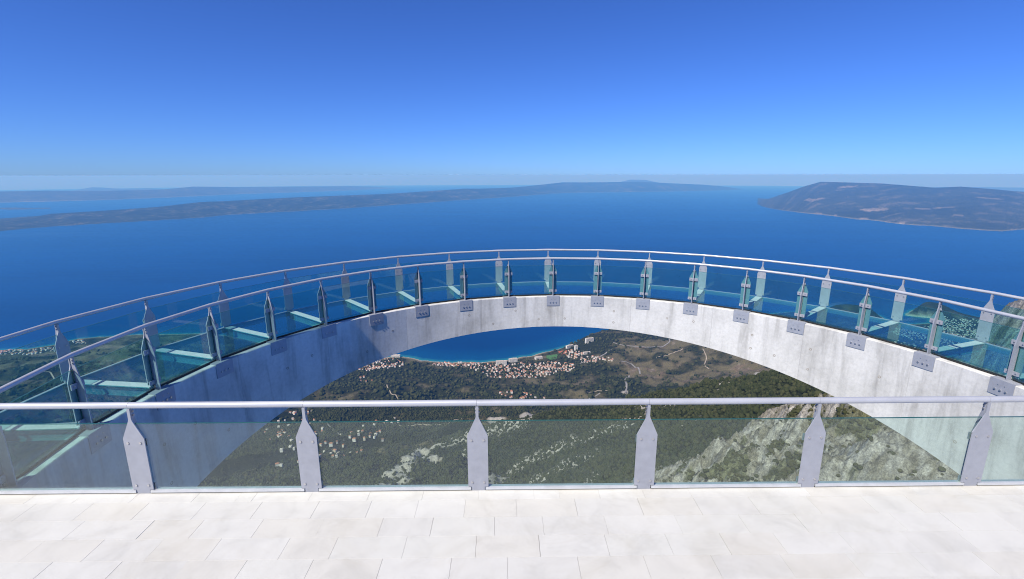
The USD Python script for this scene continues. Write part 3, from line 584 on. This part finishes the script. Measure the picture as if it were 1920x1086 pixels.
# ------------------------------------------------------------------ railings
def local(m, th, rg, sign, cx, cy):
    """(tangent, out, z) of a post at angle th on a circle -> world; sign +1: 'out' points away from the centre."""
    v = m.vertices; n = np.array([math.sin(th), math.cos(th)]); t = np.array([math.cos(th), -math.sin(th)]) * (1 if sign > 0 else -1)
    p = np.array([cx, cy]) + (rg + sign * v[:, 1:2]) * n + v[:, :1] * t
    return trimesh.Trimesh(np.hstack([p, v[:, 2:]]), m.faces, process=False)
def disc(u, v0, v1, z, r, n=10):
    a = np.linspace(0, 2 * math.pi, n, endpoint=False); return ext(np.stack([u + r * np.cos(a), z + r * np.sin(a)], 1), v0, v1)
def post_parts(z_base):
    plate = ext([(-.075, .002), (.075, .002), (.075, .05), (.118, .05), (.118, .71), (.022, .925), (.016, .95), (.016, 1.072), (-.016, 1.072), (-.016, .95), (-.022, .925), (-.118, .71), (-.118, .05), (-.075, .05)], -.016, -.003)
    blade = trimesh.creation.extrude_polygon(Polygon([(.022, z_base), (.115, z_base), (.115, .60), (.060, .90), (.045, .97), (.045, 1.070), (.010, 1.070), (.010, .90), (.022, .88)]), .018, engine='earcut')
    v = blade.vertices.copy(); blade.vertices = np.stack([v[:, 2] - .009, v[:, 0], v[:, 1]], 1); blade.fix_normals()
    clamps = [box(-.118, .118, .019, .034, z, z + h) for z, h in ((.04, .075), (.60, .085))]
    bolts = [disc(u, -.024, -.016, z, .014) for z in (.11, .655) for u in (-.07, .07)] + [disc(u, .034, .044, z + .0, .012) for z in (.078, .643) for u in (-.068, .068)]
    b2 = []
    for z in (.985, 1.03):
        for s in (-1, 1): b2.append(box(*((.009, .024) if s > 0 else (-.024, -.009)), .018, .036, z - .009, z + .009))
    return plate, blade, clamps, cat_(bolts + b2)
def build_post(parent, place, z_base, bracket=False):
    plate, blade, clamps, bolts = post_parts(z_base)
    p = obj('post', place(plate), M_STEEL, parent); obj('web', place(blade), M_STEEL, p)
    for c in clamps: obj('clamp', place(c), M_STEEL, p)
    tag(obj('bolts', place(bolts), M_BOLT, p), kind='stuff')
    return p
def build_pane(parent, corners, z0, z1, thick, nrm, material):
    """corners: two (x, y) ends of the pane's face; nrm: unit (x, y) of its thickness."""
    a, b = np.array(corners[0]), np.array(corners[1]); n = np.array(nrm)
    def slab(a, b, z0, z1, o0, o1):
        q = [a + n * o0, b + n * o0, b + n * o1, a + n * o1]; v = [(*p, z0) for p in q] + [(*p, z1) for p in q]
        m = trimesh.Trimesh(v, [[0, 2, 1], [0, 3, 2], [4, 5, 6], [4, 6, 7], [0, 1, 5], [0, 5, 4], [1, 2, 6], [1, 6, 5], [2, 3, 7], [2, 7, 6], [3, 0, 4], [3, 4, 7]], process=False); m.fix_normals(); return m
    p = obj('glass_pane', slab(a, b, z0, z1, 0, thick), material, parent)
    t = (b - a) / np.linalg.norm(b - a); e = .0015
    obj('edge', cat_([slab(a, b, z1 + .0005, z1 + .004, -.0005, thick + .0005), slab(a - t * .004, a - t * e / 3, z0, z1, 0, thick), slab(b + t * e / 3, b + t * .004, z0, z1, 0, thick)]), M_GLASSEDGE, p)
    return p

front = empty('front_railing', (0, 0, 0)); tag(front, 'straight steel and glass railing along the terrace edge in the foreground', 'railing')
xs = [X0 + SP * k for k in range(-1, 7)]
for x in xs:
    build_post(front, lambda m, x=x: trimesh.Trimesh(m.vertices + [x, D_Y + .012, 0], m.faces, process=False), 0.002)
for a, b in zip(xs[:-1], xs[1:]):
    build_pane(front, ((a + .03, D_Y + .012), (b - .03, D_Y + .012)), .046, .885, .017, (0, 1), M_GLASS_FRONT)
    obj('sill', cat_([box(a + .085, b - .085, D_Y - .012, D_Y + .05, .014, .044)]), M_SILL, front)
    obj('gasket', box(a + .085, b - .085, D_Y - .004, D_Y + .045, .002, .0135), M_RUBBER, front)
for a, b in zip(xs[:-1], xs[1:]):
    obj('handrail', tube([(a + .0015, D_Y + .03, 1.105), (b - .0015, D_Y + .03, 1.105)], .036, 24), M_RAIL, front, smooth=50)

CX, CY, RI, RO, RC, Z_T = 1.5303, 7.0540, 7.8013, 9.5587, 7.665, -0.082
STEP, TH0 = math.radians(10.25), -0.00893
ks = list(range(-10, 11))
def z_bottom(th): return -1.065 - 1.845 * np.abs(np.degrees(th) / 100) ** 1.9
def pol(r, th): return np.array([CX + r * math.sin(th), CY + r * math.cos(th)])
bridge = empty('skywalk', (0, 0, 0)); tag(bridge, 'horseshoe glass-floored skywalk on a curved concrete beam', 'skywalk')
# concrete beam, cast in lengths with open joints between them
CUTS = np.radians(np.arange(-104.5, 105, 17.4167))
for a, b in zip(CUTS[:-1], CUTS[1:]):
    g = 0.0015 / RC; n = 15; th = np.linspace(a + g, b - g, n); c = 0.012
    prof = []
    for i, t in enumerate(th):
        tt = t; zb = z_bottom(t); e = 0.003 if i in (0, n - 1) else 0
        prof.append([(RC + e, zb + .01), (RC + e, Z_T - c), (RC + c, Z_T), (RC + .205, Z_T), (RC + .205, zb + .01)])
    prof = np.array(prof)
    V = np.stack([CX + prof[..., 0] * np.sin(th)[:, None], CY + prof[..., 0] * np.cos(th)[:, None], prof[..., 1]], -1)
    m = V.shape[1]; F = []
    for i in range(n - 1):
        for j in range(m):
            k = (j + 1) % m; F += [[i * m + j, (i + 1) * m + j, (i + 1) * m + k], [i * m + j, (i + 1) * m + k, i * m + k]]
    for j in range(1, m - 1): F += [[0, j, j + 1], [(n - 1) * m, (n - 1) * m + j + 1, (n - 1) * m + j]]
    tm = trimesh.Trimesh(V.reshape(-1, 3), F, process=False); tm.fix_normals()
    seg = obj('concrete_segment', tm, M_CONCRETE, bridge)
# form-tie plugs in the concrete face
holes = []
for k in range(-19, 20):
    th = math.radians(k * 5.75 + 2.2 + pr.uniform(-.6, .6))
    for f in (.42, .74):
        z = Z_T + (z_bottom(th) - Z_T) * f + pr.uniform(-.04, .04)
        if pr.random() < .62 or abs(th) > 1.9: continue
        m = trimesh.creation.annulus(.018, .032, .004, sections=12); m.apply_transform(trimesh.transformations.rotation_matrix(math.pi / 2, [1, 0, 0])); m.apply_transform(trimesh.transformations.rotation_matrix(-th, [0, 0, 1])); m.apply_translation((*pol(RC - .001, th), z)); holes.append(m)
tag(obj('tie_holes', cat_(holes), paint('tie_hole_rim', (0.30, 0.27, 0.23), 0.9, 0, 0.2, 20), bridge), kind='stuff')
for k in ks:
    th = TH0 + STEP * k
    def wing(z0, z1, w, r0=RC + .21, r1=9.52):
        b = box(-w / 2, w / 2, r0, r1, z0, z1); v = b.vertices; n_ = np.array([math.sin(th), math.cos(th)]); t_ = np.array([math.cos(th), -math.sin(th)])
        return trimesh.Trimesh(np.hstack([[CX, CY] + v[:, 1:2] * n_ + v[:, :1] * t_, v[:, 2:]]), b.faces, process=False)
    bm = obj('floor_beam', cat_([wing(-.022, -.001, .17, 7.86, 9.47), wing(-.022, -.0215, .169, 7.861, 9.469)]), M_BEAM, bridge); obj('web', cat_([wing(-.20, -.0225, .025), wing(-.215, -.201, .09)]), M_STEEL, bm)
for k in ks[:-1]:
    a, b = TH0 + STEP * k, TH0 + STEP * (k + 1); w = .088
    ca = lambda r, th, s: pol(r, th) + np.array([math.cos(th), -math.sin(th)]) * s
    q = [ca(7.87, a, w), ca(7.87, b, -w), ca(9.47, b, -w), ca(9.47, a, w)]
    v = [(*p, -.032) for p in q] + [(*p, -.002) for p in q]
    m = trimesh.Trimesh(v, [[0, 2, 1], [0, 3, 2], [4, 5, 6], [4, 6, 7], [0, 1, 5], [0, 5, 4], [1, 2, 6], [1, 6, 5], [2, 3, 7], [2, 7, 6], [3, 0, 4], [3, 4, 7]], process=False); m.fix_normals()
    obj('floor_panel', m, M_GLASS_FLOOR, bridge)
    q = [ca(9.50, a, 0), ca(9.50, b, 0), ca(9.56, b, 0), ca(9.56, a, 0)]; v = [(*p, -.13) for p in q] + [(*p, -.004) for p in q]
    m = trimesh.Trimesh(v, m.faces, process=False); m.fix_normals(); obj('edge_channel', m, M_STEEL, bridge)

for sd in (-1, 1):
    a, b = sorted((TH0 + STEP * 10 * sd, sd * math.radians(110)))
    ring = Polygon([pol(7.87, t) for t in np.linspace(a, b, 8)] + [pol(9.47, t) for t in np.linspace(b, a, 8)]).intersection(shapely.box(-30, 5.195, 30, 40)).buffer(-.02)
    if ring.is_empty: continue
    ring = max(getattr(ring, 'geoms', [ring]), key=lambda g: g.area)
    m = trimesh.creation.extrude_polygon(ring, .030, engine='earcut'); m.apply_translation((0, 0, -.032)); obj('floor_panel', m, M_GLASS_FLOOR, bridge)
def curved_railing(name, label, rg, sign, r_rail, z_base, glass_z0, bracket):
    rail = empty(name, (0, 0, 0)); tag(rail, label, 'railing')
    for k in ks:
        th = TH0 + STEP * k; place = lambda m: local(m, th, rg, sign, CX, CY)
        p = build_post(rail, place, z_base)
        if bracket:
            face, top = rg - RC, None
            L = cat_([box(-.20, .20, face + .002, face + .017, Z_T - .29, Z_T + .0145), box(-.20, .20, face - .215, face + .0015, Z_T + .001, Z_T + .0145)])
            br = obj('bracket', place(L), M_STEEL, rail)
            tag(obj('bolts', place(cat_([disc(u, face + .017, face + .034, Z_T - .18, .018) for u in (-.09, 0, .09)] + [disc(u, face + .017, face + .022, Z_T - .085, .010) for u in (-.055, .055)])), M_BOLT, br), kind='stuff')
    P = [(*pol(r_rail, TH0 + STEP * k), 1.105) for k in ks]
    obj('handrail', tube(P, .034, 20), M_RAIL, rail, smooth=50)
    for k in ks[:-1]:
        a, b = TH0 + STEP * k, TH0 + STEP * (k + 1); pa, pb = pol(rg, a), pol(rg, b); t = (pb - pa) / np.linalg.norm(pb - pa); n = pol(1, (a + b) / 2) - [CX, CY]
        build_pane(rail, (pa + t * .025, pb - t * .025), glass_z0, .885, .017, n * sign, M_GLASS_RAIL)
        if bracket:
            q = [pa + t * .03 - n * .008, pb - t * .03 - n * .008, pb - t * .03 + n * .012, pa + t * .03 + n * .012]; v = [(*p_, Z_T + .002) for p_ in q] + [(*p_, glass_z0 - .002) for p_ in q]
            m = trimesh.Trimesh(v, [[0, 2, 1], [0, 3, 2], [4, 5, 6], [4, 6, 7], [0, 1, 5], [0, 5, 4], [1, 2, 6], [1, 6, 5], [2, 3, 7], [2, 7, 6], [3, 0, 4], [3, 4, 7]], process=False); m.fix_normals()
            obj('gasket', m, M_RUBBER, rail)
curved_railing('inner_railing', 'curved inner railing of the skywalk bracketed to the concrete beam', 7.835, -1, RI, Z_T + .016, -.035, True)
curved_railing('outer_railing', 'curved outer railing of the skywalk against the sea', 9.525, 1, RO, -.10, .03, False)

# ------------------------------------------------------------------ haze
haze_mat = mat('haze_air', {"v": ("principled_volume", {"color": HAZE['color'], "density": HAZE['density'], "absorption_color": (0.68, 0.54, 0.0), "anisotropy": 0.0})}, volume="v.volume")
hz = obj('haze', box(-165000, 165000, -165000, 165000, sea_z(150000) - 1.0, CAM_H + 1.5), haze_mat)
tag(hz, 'thin blue haze over the sea', kind='stuff')
print('trees', N1, N2, N3, N4)
